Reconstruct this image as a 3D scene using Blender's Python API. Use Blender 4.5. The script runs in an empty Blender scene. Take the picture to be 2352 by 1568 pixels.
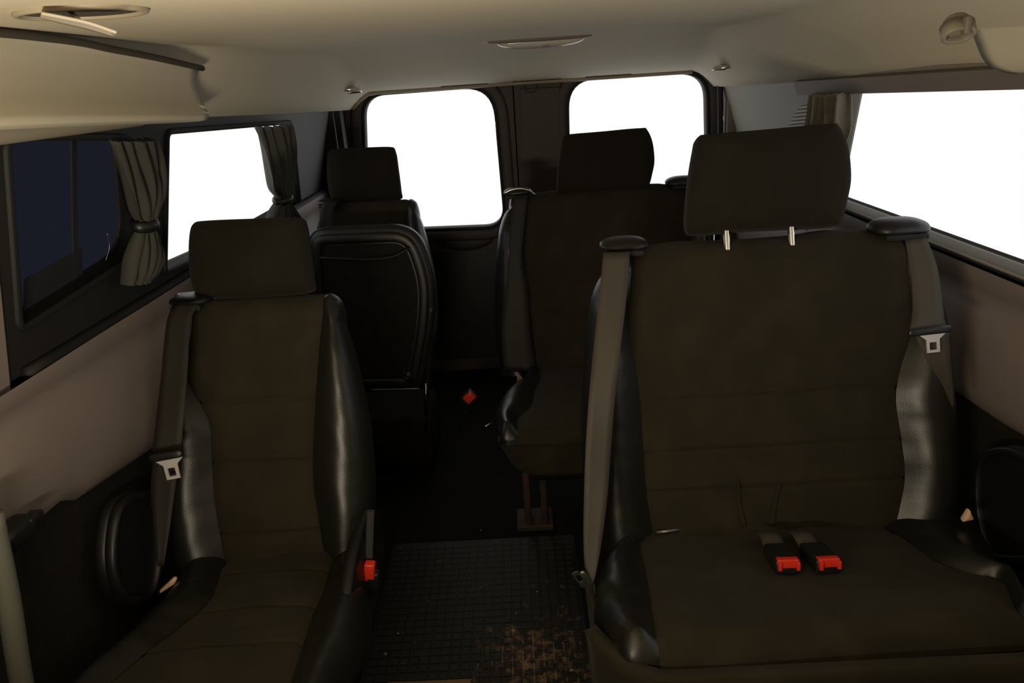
import bpy, bmesh, math, random
from mathutils import Vector, Matrix, noise
from mathutils.geometry import delaunay_2d_cdt
random.seed(7)
S = bpy.context.scene
COL = S.collection

# ------------------------------------------------------------------ camera, world, lamps, exposure
F = 1650.0; CAMZ = 1.29; ROLL = math.radians(3.8); VPX, VPY = 1172.0, 175.0
ycam = Vector(((VPX-1176)/F, (784-VPY)/F, -1)).normalized()
hh = Vector((math.cos(ROLL), math.sin(ROLL), 0))
xcam = (hh - hh.dot(ycam)*ycam).normalized()
zcam = xcam.cross(ycam)
W2C = Matrix((xcam, ycam, zcam)).transposed()
C2W = W2C.transposed()
cd = bpy.data.cameras.new('camera'); cam = bpy.data.objects.new('camera', cd); COL.objects.link(cam)
cd.sensor_width = 36.0; cd.lens = F/2352*36.0; cd.clip_start = 0.02
cam.matrix_world = Matrix.Translation((0, 0, CAMZ)) @ C2W.to_4x4()
S.camera = cam
wd = bpy.data.worlds.new('sky'); S.world = wd; wd.use_nodes = True
wd.node_tree.nodes['Background'].inputs[0].default_value = (1, 1, 1, 1)
wd.node_tree.nodes['Background'].inputs[1].default_value = 1.06
S.view_settings.view_transform = 'Standard'; S.view_settings.look = 'None'
S.view_settings.exposure = 0.0; S.view_settings.gamma = 1.0
S.view_settings.use_curve_mapping = False

def lamp(name, loc, target, size, power, col, sy=None):
    l = bpy.data.lights.new(name, 'AREA'); l.energy = power; l.color = col
    l.shape = 'RECTANGLE'; l.size = size; l.size_y = sy or size
    o = bpy.data.objects.new(name, l); COL.objects.link(o); o.location = loc
    o.rotation_euler = (Vector(target)-Vector(loc)).to_track_quat('-Z', 'Y').to_euler()
    return o
# added fill lamp below the camera, aimed up to brighten the ceiling
lamp('fill_lamp', (-0.28, 0.04, 0.90), (-0.10, 0.70, 1.80), 0.30, 14.0, (1.0, 0.86, 0.64), 0.12)

# ------------------------------------------------------------------ pixel -> world helpers
O = Vector((0, 0, CAMZ))
def ray(px, py):
    return (C2W @ Vector(((px-1176)/F, (784-py)/F, -1))).normalized()
def hit(px, py, p0, n):
    d = ray(px, py); n = Vector(n)
    return O + d*((Vector(p0)-O).dot(n)/d.dot(n))
def onX(px, py, X): return hit(px, py, (X, 0, 0), (1, 0, 0))
def onY(px, py, Y): return hit(px, py, (0, Y, 0), (0, 1, 0))
def onZ(px, py, Z): return hit(px, py, (0, 0, Z), (0, 0, 1))

# ------------------------------------------------------------------ materials
def mat(name, col, rough=0.6, metal=0.0, spec=0.5, bump=None, var=None, alpha=None, trans=None, sheen=0):
    m = bpy.data.materials.new(name); m.use_nodes = True
    nt = m.node_tree; b = nt.nodes['Principled BSDF']
    b.inputs['Base Color'].default_value = (*col, 1); b.inputs['Roughness'].default_value = rough
    b.inputs['Metallic'].default_value = metal; b.inputs['Specular IOR Level'].default_value = spec
    if sheen: b.inputs['Sheen Weight'].default_value = sheen
    tc = nt.nodes.new('ShaderNodeTexCoord')
    if var:                                     # (scale, amount, second colour)
        n = nt.nodes.new('ShaderNodeTexNoise'); n.inputs['Scale'].default_value = var[0]; n.inputs['Detail'].default_value = 6
        nt.links.new(tc.outputs['Object'], n.inputs['Vector'])
        r = nt.nodes.new('ShaderNodeValToRGB')
        r.color_ramp.elements[0].position = var[1]; r.color_ramp.elements[0].color = (*col, 1)
        r.color_ramp.elements[1].position = min(1, var[1]+.3); r.color_ramp.elements[1].color = (*var[2], 1)
        nt.links.new(n.outputs['Fac'], r.inputs['Fac']); nt.links.new(r.outputs['Color'], b.inputs['Base Color'])
    if bump:                                    # (kind, scale, strength, distance)
        if bump[0] == 'noise':
            n = nt.nodes.new('ShaderNodeTexNoise'); n.inputs['Scale'].default_value = bump[1]; n.inputs['Detail'].default_value = 5; out = n.outputs['Fac']
        elif bump[0] == 'voronoi':
            n = nt.nodes.new('ShaderNodeTexVoronoi'); n.inputs['Scale'].default_value = bump[1]; out = n.outputs['Distance']
        else:
            n = nt.nodes.new('ShaderNodeTexWave'); n.inputs['Scale'].default_value = bump[1]; n.inputs['Distortion'].default_value = 1.0; out = n.outputs['Fac']
        nt.links.new(tc.outputs['Object'], n.inputs['Vector'])
        bp = nt.nodes.new('ShaderNodeBump'); bp.inputs['Strength'].default_value = bump[2]; bp.inputs['Distance'].default_value = bump[3]
        nt.links.new(out, bp.inputs['Height']); nt.links.new(bp.outputs['Normal'], b.inputs['Normal'])
    return m
def glassmat(name, tint, gloss):
    m = bpy.data.materials.new(name); m.use_nodes = True; nt = m.node_tree; nt.nodes.clear()
    o = nt.nodes.new('ShaderNodeOutputMaterial'); t = nt.nodes.new('ShaderNodeBsdfTransparent'); g = nt.nodes.new('ShaderNodeBsdfGlossy')
    t.inputs[0].default_value = (*tint, 1); g.inputs['Roughness'].default_value = 0.02
    x = nt.nodes.new('ShaderNodeMixShader'); x.inputs[0].default_value = gloss
    nt.links.new(t.outputs[0], x.inputs[1]); nt.links.new(g.outputs[0], x.inputs[2]); nt.links.new(x.outputs[0], o.inputs[0])
    return m
M = dict(
    headliner=mat('headliner_cloth', (.60, .54, .41), .85, bump=('noise', 300, .15, .001), var=(2.5, .45, (.55, .52, .41))),
    beige=mat('beige_plastic', (.225, .185, .168), .55, bump=('noise', 400, .1, .0005), var=(3, .45, (.19, .158, .145))),
    palebeige=mat('pale_beige_plastic', (.34, .29, .21), .5, bump=('noise', 400, .1, .0005)),
    pillar=mat('pillar_beige_plastic', (.20, .178, .13), .55, bump=('noise', 400, .1, .0005)),
    header=mat('brown_grey_plastic', (.15, .12, .10), .6, bump=('noise', 300, .1, .0005)),
    darktrim=mat('charcoal_trim', (.015, .0145, .0135), .6, bump=('noise', 350, .15, .0006)),
    doorplastic=mat('rear_door_plastic', (.042, .032, .027), .6, bump=('noise', 250, .15, .0006)),
    black=mat('black_plastic', (.009, .009, .009), .42, bump=('noise', 500, .08, .0004)),
    rubber=mat('rubber_seal', (.006, .006, .006), .7),
    carpet=mat('lower_side_carpet', (.019, .018, .0145), .95, spec=.05, bump=('noise', 120, .6, .003), var=(40, .5, (.027, .025, .019))),
    fabric=mat('seat_fabric', (.026, .0225, .015), .95, spec=.08, bump=('noise', 900, .5, .0008), var=(14, .42, (.034, .0285, .019)), sheen=.04),
    fabricdark=mat('headrest_fabric', (.017, .0155, .011), .95, spec=.08, bump=('noise', 900, .5, .0008), var=(14, .45, (.021, .018, .014)), sheen=.04),
    leather=mat('black_leatherette', (.012, .012, .010), .36, spec=.48, bump=('voronoi', 480, .18, .0006)),
    webbing=mat('belt_webbing', (.055, .048, .036), .55, spec=.35, bump=('wave', 220, .25, .0005)),
    webdark=mat('dark_belt_webbing', (.020, .018, .015), .6, spec=.3, bump=('wave', 220, .25, .0005)),
    chrome=mat('bright_metal', (.75, .74, .70), .22, metal=1),
    plate=mat('latch_metal', (.62, .61, .60), .35, metal=.35),
    steel=mat('grey_steel', (.22, .22, .22), .4, metal=.9),
    rust=mat('rusty_steel', (.06, .045, .035), .7, metal=.4, var=(30, .5, (.14, .05, .02))),
    red=mat('red_plastic', (.75, .035, .015), .35),
    curtain=mat('grey_curtain_cloth', (.11, .105, .09), .85, spec=.2, bump=('noise', 500, .3, .0006)),
    darkcurtain=mat('dark_grey_curtain_cloth', (.058, .056, .048), .85, spec=.2, bump=('noise', 500, .3, .0006)),
    palecurtain=mat('beige_curtain_cloth', (.38, .34, .27), .85, spec=.2, bump=('noise', 500, .3, .0006)),
    cream=mat('cream_plastic', (.75, .52, .34), .6),
    brownplate=mat('brown_plastic', (.22, .14, .08), .6),
    lens=mat('lamp_lens', (.55, .50, .42), .18, spec=.8),
    rail=mat('grey_green_rail', (.12, .12, .095), .4),
    crumb=mat('crumbs', (.45, .42, .36), .7),
    hole=mat('dark_recess', (.05, .042, .03), .9),
    sash_reflection=mat('grey_sash_and_reflection', (.016, .017, .022), .6),
    glass=glassmat('window_glass', (.985, .985, .985), .015),
    dark=glassmat('dark_tinted_glass', (.095, .104, .131), .012),
)
def matmat(nm='rubber_mat', add=.17):
    m = mat(nm, (.016, .015, .012), .55, bump=('noise', 200, .3, .001)); nt = m.node_tree; b = nt.nodes['Principled BSDF']
    tc = nt.nodes.new('ShaderNodeTexCoord'); n = nt.nodes.new('ShaderNodeTexNoise'); n.inputs['Scale'].default_value = 60; n.inputs['Detail'].default_value = 8
    nt.links.new(tc.outputs['Object'], n.inputs['Vector'])
    g = nt.nodes.new('ShaderNodeVectorMath'); g.operation = 'DISTANCE'; g.inputs[1].default_value = tuple(onZ(1228, 1510, .012))
    nt.links.new(tc.outputs['Object'], g.inputs[0])
    mr = nt.nodes.new('ShaderNodeMapRange'); mr.inputs['From Min'].default_value = .21; mr.inputs['From Max'].default_value = .02
    mr.inputs['To Min'].default_value = 0; mr.inputs['To Max'].default_value = add
    nt.links.new(g.outputs['Value'], mr.inputs['Value'])
    a = nt.nodes.new('ShaderNodeMath'); a.operation = 'ADD'; nt.links.new(n.outputs['Fac'], a.inputs[0]); nt.links.new(mr.outputs[0], a.inputs[1])
    r = nt.nodes.new('ShaderNodeValToRGB'); r.color_ramp.elements[0].position = .64; r.color_ramp.elements[0].color = (.016, .015, .012, 1)
    r.color_ramp.elements[1].position = .86; r.color_ramp.elements[1].color = (.26, .16, .085, 1)
    nt.links.new(a.outputs[0], r.inputs[0]); nt.links.new(r.outputs[0], b.inputs['Base Color'])
    return m
M['mat'] = matmat(); M['groove'] = matmat('dirty_mat_grooves', .30)

# ------------------------------------------------------------------ object helpers
def link(name, me, m, parent=None, smooth=True):
    o = bpy.data.objects.new(name, me); COL.objects.link(o)
    if m: me.materials.append(M[m])
    if parent is not None: o.parent = parent; o.matrix_parent_inverse = Matrix.Translation(-Vector(parent.get('at', (0, 0, 0))))
    if smooth:
        for p in me.polygons: p.use_smooth = True
    return o
def meshobj(name, verts, faces, m, parent=None, smooth=True, flip=False):
    me = bpy.data.meshes.new(name); me.from_pydata([tuple(v) for v in verts], [], faces); me.validate()
    bm = bmesh.new(); bm.from_mesh(me)
    bmesh.ops.remove_doubles(bm, verts=bm.verts, dist=1e-6)
    bmesh.ops.recalc_face_normals(bm, faces=bm.faces)
    bm.to_mesh(me); bm.free()
    return link(name, me, m, parent, smooth)
def root(name, at, label, cat, group=None):
    o = bpy.data.objects.new(name, None); COL.objects.link(o); o.location = at; o['at'] = tuple(at)
    o.empty_display_size = .05
    o['label'] = label; o['category'] = cat
    if group: o['group'] = group
    return o
def tag(o, label, cat, group=None):
    o['label'] = label; o['category'] = cat
    if group: o['group'] = group
    return o
def struct(o, label=None):
    o['kind'] = 'structure'
    if label: o['label'] = label
    return o
def bevel(o, w=.004, seg=2):
    b = o.modifiers.new('bevel', 'BEVEL'); b.width = w; b.segments = seg; b.limit_method = 'ANGLE'; b.angle_limit = math.radians(35)
    return o
def box(name, c, s, m, parent=None, rot=None, bev=.004, taper=None):
    bm = bmesh.new(); bmesh.ops.create_cube(bm, size=1)
    for v in bm.verts:
        v.co = Vector((v.co.x*s[0], v.co.y*s[1], v.co.z*s[2]))
        if taper and v.co.z > 0: v.co.x *= taper; v.co.y *= taper
    R = rot if rot is not None else Matrix.Identity(3)
    for v in bm.verts: v.co = R @ v.co + Vector(c)
    if bev: bmesh.ops.bevel(bm, geom=list(bm.edges), offset=min(bev, min(s)*.45), segments=3, affect='EDGES', profile=.5)
    me = bpy.data.meshes.new(name); bm.to_mesh(me); bm.free()
    o = link(name, me, m, parent, True)
    return o
def cat_rom(pts, n=8, closed=False):
    pts = [Vector(p) for p in pts]; out = []; N = len(pts)
    rng = range(N) if closed else range(N-1)
    for i in rng:
        p0 = pts[(i-1) % N] if closed or i > 0 else pts[0]*2-pts[1]
        p1 = pts[i]; p2 = pts[(i+1) % N]
        p3 = pts[(i+2) % N] if closed or i < N-2 else pts[-1]*2-pts[-2]
        for k in range(n):
            t = k/n
            out.append(.5*((2*p1)+(p2-p0)*t+(2*p0-5*p1+4*p2-p3)*t*t+(3*p1-p0-3*p2+p3)*t**3))
    if not closed: out.append(pts[-1])
    return out
def tube(name, pts, r, m, parent=None, seg=10, smoothpath=True, closed=False, flat=1.0):
    P = cat_rom(pts, 6, closed) if smoothpath else [Vector(p) for p in pts]
    V = []; Fc = []; N = len(P); up = Vector((0, 0, 1))
    rr = r if callable(r) else (lambda t: r)
    for i, p in enumerate(P):
        if closed: d = (P[(i+1) % N]-P[i-1]).normalized()
        else: d = (P[min(i+1, N-1)]-P[max(i-1, 0)]).normalized()
        a = d.cross(up)
        if a.length < .05: a = d.cross(Vector((1, 0, 0)))
        a.normalize(); b = d.cross(a)
        R = rr(i/max(1, N-1))
        for k in range(seg):
            t = 2*math.pi*k/seg
            V.append(p + a*math.cos(t)*R + b*math.sin(t)*R*flat)
    M_ = N if closed else N-1
    for i in range(M_):
        for k in range(seg):
            j = (i+1) % N
            Fc.append((i*seg+k, i*seg+(k+1) % seg, j*seg+(k+1) % seg, j*seg+k))
    if not closed:
        Fc.append(tuple(range(seg))); Fc.append(tuple((N-1)*seg+k for k in range(seg)))
    return meshobj(name, V, Fc, m, parent)
def inside(p, poly):
    c = False; n = len(poly)
    for i in range(n):
        a, b = poly[i], poly[i-1]
        if (a[1] > p[1]) != (b[1] > p[1]) and p[0] < (b[0]-a[0])*(p[1]-a[1])/(b[1]-a[1])+a[0]: c = not c
    return c
class Frame:
    """flat frame: origin, two axes and the outward normal"""
    def __init__(s, o, u, v):
        s.o = Vector(o); s.u = Vector(u).normalized(); v = Vector(v); s.v = (v-v.dot(s.u)*s.u).normalized(); s.n = s.u.cross(s.v)
    def px(s, x, y, off=0):
        p = hit(x, y, s.o+s.n*off, s.n)-s.o; return Vector((p.dot(s.u), p.dot(s.v)))
    def w(s, a, off=0): return s.o+s.u*a[0]+s.v*a[1]+s.n*off
def panel(name, fr, outer, holes, th, m, parent=None, off=0):
    """flat board with holes; outer and holes are 2D points of the frame; it spans from off to off-th along the normal"""
    loops = [outer]+holes; P = []; E = []
    for L in loops:
        s = len(P); P += [Vector(p) for p in L]; E += [(s+i, s+(i+1) % len(L)) for i in range(len(L))]
    vs, es, fs, *_ = delaunay_2d_cdt(P, E, [], 1, 1e-7)
    keep = []
    for f in fs:
        c = sum((vs[i] for i in f), Vector((0, 0)))/len(f)
        if inside(c, outer) and not any(inside(c, h) for h in holes): keep.append(tuple(f))
    n = len(vs); V = [fr.w(v, off) for v in vs]+[fr.w(v, off-th) for v in vs]
    Fc = keep+[tuple(i+n for i in reversed(f)) for f in keep]
    cnt = {}
    for f in keep:
        for i in range(len(f)):
            e = (f[i], f[(i+1) % len(f)]); k = (min(e), max(e)); cnt.setdefault(k, []).append(e)
    for k, l in cnt.items():
        if len(l) == 1: a, b = l[0]; Fc.append((a, a+n, b+n, b))
    return meshobj(name, V, Fc, m, parent, smooth=False)
def offset_loop(L, d):
    n = len(L); ar = sum(L[i-1].x*L[i].y-L[i].x*L[i-1].y for i in range(n)); sg = 1 if ar > 0 else -1; out = []
    for i in range(n):
        t = (L[(i+1) % n]-L[i-1]); t = t.normalized() if t.length else Vector((1, 0))
        out.append(L[i]+Vector((t.y, -t.x))*d*sg)
    return out
def rim(name, fr, loop, w, hgt, m, parent=None, off=0, drop=.01):
    """raised frame following a loop: w outward, hgt above off"""
    n = len(loop); o1 = offset_loop(loop, w); V = []; Fc = []
    ring = [(loop, -drop), (loop, hgt*.8), (offset_loop(loop, w*.25), hgt), (offset_loop(loop, w*.75), hgt), (o1, hgt*.7), (o1, -drop)]
    for L, h in ring: V += [fr.w(p, off+h) for p in L]
    for k in range(len(ring)):
        for i in range(n):
            a = k*n+i; b = k*n+(i+1) % n; k2 = (k+1) % len(ring)
            Fc.append((a, b, k2*n+(i+1) % n, k2*n+i))
    return meshobj(name, V, Fc, m, parent)
def pillow(name, fr, loop, tf, tb, m, parent=None, p=3.0, rings=12, off=0, wob=0, wrap=None):
    """plump closed body from a star-shaped outline"""
    n = len(loop); c = sum(loop, Vector((0, 0)))/n; V = []; Fc = []
    prof = [(1-(1-math.cos(math.pi/2*i/rings)), 0) for i in range(rings)]
    lev = []
    for i in range(rings+1):
        a = math.pi/2*i/rings; s = math.cos(a)**(2/p); h = math.sin(a)**(2/p); lev.append((s, h))
    seq = [(s, h*tf) for s, h in reversed(lev)] + [(s, -h*tb) for s, h in lev[1:]]
    for s, h in seq:
        for q in loop:
            a = c+(q-c)*s; pt = fr.w(a, off+h)
            if wob:
                pt += fr.n*noise.noise(pt*9)*wob*(1 if h > 0 else 0)
            V.append(pt)
    K = len(seq)
    for k in range(K-1):
        for i in range(n): Fc.append((k*n+i, k*n+(i+1) % n, (k+1)*n+(i+1) % n, (k+1)*n+i))
    return meshobj(name, V, Fc, m, parent)
def rrect(w, h, r, n=6, cx=0, cy=0):
    L = []
    for sx, sy, a0 in ((1, 1, 0), (-1, 1, 90), (-1, -1, 180), (1, -1, 270)):
        for k in range(n+1):
            a = math.radians(a0+90*k/n); L.append(Vector((cx+sx*(w/2-r)+math.cos(a)*r, cy+sy*(h/2-r)+math.sin(a)*r)))
    return L
def ell(a, b, n=28, cx=0, cy=0): return [Vector((cx+a*math.cos(2*math.pi*i/n), cy+b*math.sin(2*math.pi*i/n))) for i in range(n)]
def ribbon(name, E, m, parent=None, th=.0018, sub=6):
    """E: list of (left point, right point)"""
    L = cat_rom([e[0] for e in E], sub); R = cat_rom([e[1] for e in E], sub); V = []; Fc = []; K = 5
    N = len(L)
    for i in range(N):
        d = (L[min(i+1, N-1)]-L[max(0, i-1)]); a = (R[i]-L[i]); nn = a.cross(d)
        nn = nn.normalized() if nn.length > 1e-9 else Vector((0, 1, 0))
        for side in (1, -1):
            for k in range(K): t = k/(K-1); V.append(L[i].lerp(R[i], t)+nn*side*th/2*(1 if 0 < t < 1 else .5)+nn*.0015*math.sin(math.pi*t))
    S2 = 2*K
    for i in range(N-1):
        for k in range(K-1):
            Fc.append((i*S2+k, i*S2+k+1, (i+1)*S2+k+1, (i+1)*S2+k)); Fc.append((i*S2+K+k+1, i*S2+K+k, (i+1)*S2+K+k, (i+1)*S2+K+k+1))
        Fc.append((i*S2, (i+1)*S2, (i+1)*S2+K, i*S2+K)); Fc.append((i*S2+K-1, i*S2+2*K-1, (i+1)*S2+2*K-1, (i+1)*S2+K-1))
    for i in (0, N-1):
        for k in range(K-1): Fc.append((i*S2+k, i*S2+K+k, i*S2+K+k+1, i*S2+k+1))
    return meshobj(name, V, Fc, m, parent)
def interp(x, xs, ys):
    if x <= xs[0]: return ys[0]
    for i in range(1, len(xs)):
        if x <= xs[i]:
            t = (x-xs[i-1])/(xs[i]-xs[i-1]+1e-12); return ys[i-1]*(1-t)+ys[i]*t
    return ys[-1]

# ------------------------------------------------------------------ the shell
XL, XR = -.802, .935                  # side walls at the sill
ZS = CAMZ-.396                        # sill height
ZSR = CAMZ-.418                       # sill height on the right
ZH = CAMZ-.03                         # top of the side walls
LEAN = .26                            # inward lean of the upper sides
YB = 3.15                             # rear doors
YF = -.95
# frames: u runs along +Y, v up the leaning side
FL = Frame((XL, 0, ZS), (0, 1, 0), (LEAN, 0, 1))     # normal points into the van on the left
FL.n = -FL.n if FL.n.x < 0 else FL.n
FR = Frame((XR, 0, ZSR), (0, 1, 0), (-LEAN, 0, 1)); FR.n = -FR.n if FR.n.x > 0 else FR.n
FB = Frame((0, YB, 0), (1, 0, 0), (0, 0, 1))         # normal = -Y
V2 = lambda a, b: Vector((a, b))
HT = .400                             # height of the upper sides above the sill

def loop_px(fr, pts, off=0, n=5): return cat_rom([fr.px(x, y, off) for x, y in pts], n, True)
def poly_px(fr, pts, off=0): return [fr.px(x, y, off) for x, y in pts]
def roundpoly(P, r, n=5):
    out = []; N = len(P)
    for i in range(N):
        rr = r[i] if isinstance(r, (list, tuple)) else r
        a, b, c = P[i-1], P[i], P[(i+1) % N]; d1 = (a-b).normalized(); d2 = (c-b).normalized()
        rr = min(rr, (a-b).length*.48, (c-b).length*.48)
        if rr <= 0: out.append(b); continue
        for k in range(n+1):
            t = k/n; out.append((b+d1*rr)*(1-t)**2+b*2*t*(1-t)+(b+d2*rr)*t*t)
    return out

# floor
fl = box('floor', ((XL+XR)/2, (YF+YB)/2, -.03), (XR-XL+.30, YB-YF+.1, .06), 'carpet', bev=0); struct(fl)

# lower sides: dark lined lower part and beige trim panel above it
def lower_wall(name, X, sgn, ypts, side):
    w = bpy.data.objects.new(name, None); COL.objects.link(w); w['kind'] = 'structure'
    fr = Frame((X-sgn*0.0, 0, 0), (0, 1, 0), (0, 0, 1)); fr.n = Vector((-sgn, 0, 0))
    body = panel('lower_lining', fr, [V2(YF, -.0), V2(YB, -.0), V2(YB, (ZS if sgn < 0 else ZSR)+.012), V2(YF, (ZS if sgn < 0 else ZSR)+.012)], [], .05, 'carpet', w, off=-.015)
    return w, fr
wl, fl_l = lower_wall('wall_left', XL, -1, None, 'left')
wr, fl_r = lower_wall('wall_right', XR, 1, None, 'right')
def trim_panel(w, fr, X, sgn, low, ZS=ZS):
    """beige moulded panel between the seal and its lower edge; low = (Y, Z) points"""
    V = []; Fc = []; ys = [YF+.0+i*(YB-YF)/110 for i in range(111)]; rows = 14
    for y in ys:
        zl = interp(y, [a for a, b in low], [b for a, b in low])
        for k in range(rows+1):
            t = k/rows; z = zl+(ZS-zl)*t
            d = .028*math.sin(math.pi*min(1, max(0, (t-.0)/.80)))**.6 if t < .8 else 0       # belly below the ledge
            d += .022*min(1, max(0, (t-.80)/.12))                                        # ledge under the glass
            d += .006*noise.noise(Vector((y*2.2, z*3, sgn*4)))
            if k == 0: d = -.012
            V.append(Vector((X-sgn*d, y, z)))
    for i in range(len(ys)-1):
        for k in range(rows): a = i*(rows+1)+k; Fc.append((a, a+1, a+rows+2, a+rows+1))
    return meshobj('trim_panel', V, Fc, 'beige', w)
trim_panel(wl, fl_l, XL, -1, [(YF, .66), (.9, .665), (1.085, .655), (1.10, .635), (1.5, .57), (YB, .55)])
trim_panel(wr, fl_r, XR, 1, [(YF, .62), (1.0, .60), (1.3, .575), (YB, .55)], ZSR)

# upper left side with two openings
win_dark = [(22, 322), (262, 330), (285, 470), (282, 560), (262, 600), (190, 668), (50, 748), (40, 700)]
d_loop = roundpoly(poly_px(FL, [(18, 322), (300, 322), (318, 575), (48, 750)]), [.02, .03, .085, .015], 7)
w_loop = roundpoly(poly_px(FL, [(385, 308), (668, 284), (690, 478), (380, 622)]), [.012, .03, .05, .012], 6)
yd = FL.px(18, 330)[0]
# beige pillar near the camera, then the charcoal surround
panel('upper_trim', FL, [V2(YF, -.03), V2(yd-.028, -.03), V2(yd-.055, HT), V2(YF, HT)], [], .04, 'beige', wl, off=.006)
panel('window_surround', FL, [V2(yd-.03, 0), V2(YB, 0), V2(YB, HT), V2(yd-.055, HT)], [d_loop, w_loop], .035, 'darktrim', wl)
ra = FL.px(55, 822); rb = FL.px(445, 600)
tube('window_seal', [FL.w((ra[0]-.01, .004), .008), FL.w((1.5, .004), .008), FL.w((YB, .004), .008)], .011, 'rubber', wl, seg=8)
def window(name, fr, loop, m, frm='rubber', off=-.03, w=.012):
    e = bpy.data.objects.new(name, None); COL.objects.link(e); e['kind'] = 'structure'
    panel('pane', fr, offset_loop(loop, .012), [], .004, m, e, off=off-.006)
    rim('frame', fr, loop, w, .006, frm, e, off=0, drop=.03)
    return e
w1 = window('window_1', FL, d_loop, 'dark')
w2 = window('window_2', FL, w_loop, 'glass')
# the sliding sash visible in the dark window: vertical joint, catch, grey sheet standing in for a reflection in the lower corner
panel('sash_reflection', FL, poly_px(FL, [(52, 640), (186, 568), (186, 640), (50, 738)], -.03), [], .001, 'sash_reflection', w1, off=-.027)
tube('sash_catch', [FL.w(FL.px(246, 535, -.02), -.02), FL.w(FL.px(249, 565, -.02), -.018), FL.w(FL.px(243, 598, -.02), -.02)], .0012, 'steel', w1, seg=6)
panel('sash', FL, poly_px(FL, [(160, 318), (172, 318), (176, 665), (166, 672)], -.03), [], .003, 'sash_reflection', w1, off=-.0265)

# upper right side
ra_, rb_ = FR.px(1952, 210), FR.px(2352, 197); rk = (rb_[1]-ra_[1])/(rb_[0]-ra_[0])
r_loop = roundpoly([ra_, V2(.20, ra_[1]+rk*(.20-ra_[0])), V2(.20, .009), V2(FR.px(1905, 452)[0], .009)], [.02, .03, .05, .05], 6)
panel('upper_trim', FR, [V2(YF, 0), V2(YB, 0), V2(YB, HT), V2(YF, HT)], [r_loop], .035, 'pillar', wr)
window('window_3', FR, r_loop, 'glass', 'pillar', w=.004)
tube('window_seal', [FR.w((YF, .002), .004), FR.w((1.0, .002), .004), FR.w((YB, .002), .004)], .0036, 'rubber', wr, seg=8)
# header band above the right window
hb0 = FR.px(1842, 186)[0]; zt = r_loop[0][1]
ztop = max(p.y for p in r_loop)
rv = lambda y: ra_[1]+rk*(y-ra_[0])
he = [FR.px(2352, 154), FR.px(1850, 186)]; hk_ = (he[0][1]-he[1][1])/(he[0][0]-he[1][0])
box_l = [V2(YF, rv(YF)), V2(hb0, rv(hb0)), V2(hb0+.01, he[1][1]+.004), V2(YF, he[1][1]+.004+hk_*(YF-he[1][0]))]
panel('header_band', FR, box_l, [], .022, 'header', wr, off=.020)
# vent grille in the right rear pillar
vt = root('vent_grille', tuple(FR.w(FR.px(1850, 270))), 'ribbed beige air vent in the rear pillar beside the pale curtain', 'vent')
vt_out = poly_px(FR, [(1806, 300), (1838, 246), (1868, 238), (1866, 298)])
panel('backing', FR, offset_loop(vt_out, .002), [], .006, 'header', vt, off=.004)
for k in range(7):
    yy = 243+k*8.4; x0 = interp(yy, [238, 246, 300], [1850, 1838, 1806])
    a = FR.px(x0, yy+ (1866-x0)*.07); b = FR.px(1866, yy-1)
    d = Vector((0, .0055)); panel('slat', FR, [a-d*.5, b-d*.5, b+d*.5, a+d*.5], [], .006, 'palebeige', vt, off=.010)

# rear doors
lw = roundpoly(poly_px(FB, [(836, 222), (1130, 200), (1158, 518), (846, 530)]), [.085, .12, .085, .085], 8)
rw = roundpoly(poly_px(FB, [(1306, 186), (1621, 168), (1627, 500), (1312, 520)]), [.11, .10, .085, .085], 8)
seam = FB.px(1190, 400)[0]
def rear_door(name, x0, x1, loop, wn):
    d = bpy.data.objects.new(name, None); COL.objects.link(d); d['kind'] = 'structure'
    panel('door_skin', FB, [V2(x0, 0), V2(x1, 0), V2(x1, 1.30), V2(x0, 1.30)], [loop], .05, 'doorplastic', d)
    e = window(wn, FB, loop, 'glass', 'rubber', off=-.035, w=.014)
    rim('window_surround', FB, offset_loop(loop, .014), .045, .012, 'doorplastic', d, drop=.005)
    return d
dl = rear_door('door_1', -.80, seam-.003, lw, 'window_4')
dr = rear_door('door_2', seam+.003, .86, rw, 'window_5')
# raised centre pillar trim on the right-hand door, its seam lines
pc = poly_px(FB, [(1196, 205), (1284, 200), (1288, 560), (1206, 560)])
panel('pillar_trim', FB, pc, [], .02, 'doorplastic', dr, off=.018)
c0 = FB.px(1218, 200); rim('latch_boss', FB, ell(.022, .018, 20, c0[0], c0[1]), .006, .006, 'doorplastic', dr, off=.018)
panel('seam_seal', FB, [V2(seam-.03, 0), V2(seam+.03, 0), V2(seam+.03, 1.30), V2(seam-.03, 1.30)], [], .02, 'rubber', dr, off=-.051)
# pull recess of the left door
c0 = FB.px(1068, 548); e = ell(.125, .052, 36, c0[0], c0[1]); e = [V2(p.x, min(p.y, c0[1]+.022)) for p in e]
pillow('pull_recess', FB, e, .004, .01, 'black', dl, p=2.5, off=.002)
rim('pull_rim', FB, e, .004, .008, 'doorplastic', dl)
panel('lower_card', FB, [V2(-.70, .06), V2(seam-.04, .06), V2(seam-.04, .575), V2(-.70, .575)], [e], .01, 'black', dl, off=.006)
panel('lower_card', FB, [V2(seam+.04, .06), V2(.72, .06), V2(.72, .575), V2(seam+.04, .575)], [], .01, 'black', dr, off=.006)
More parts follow.
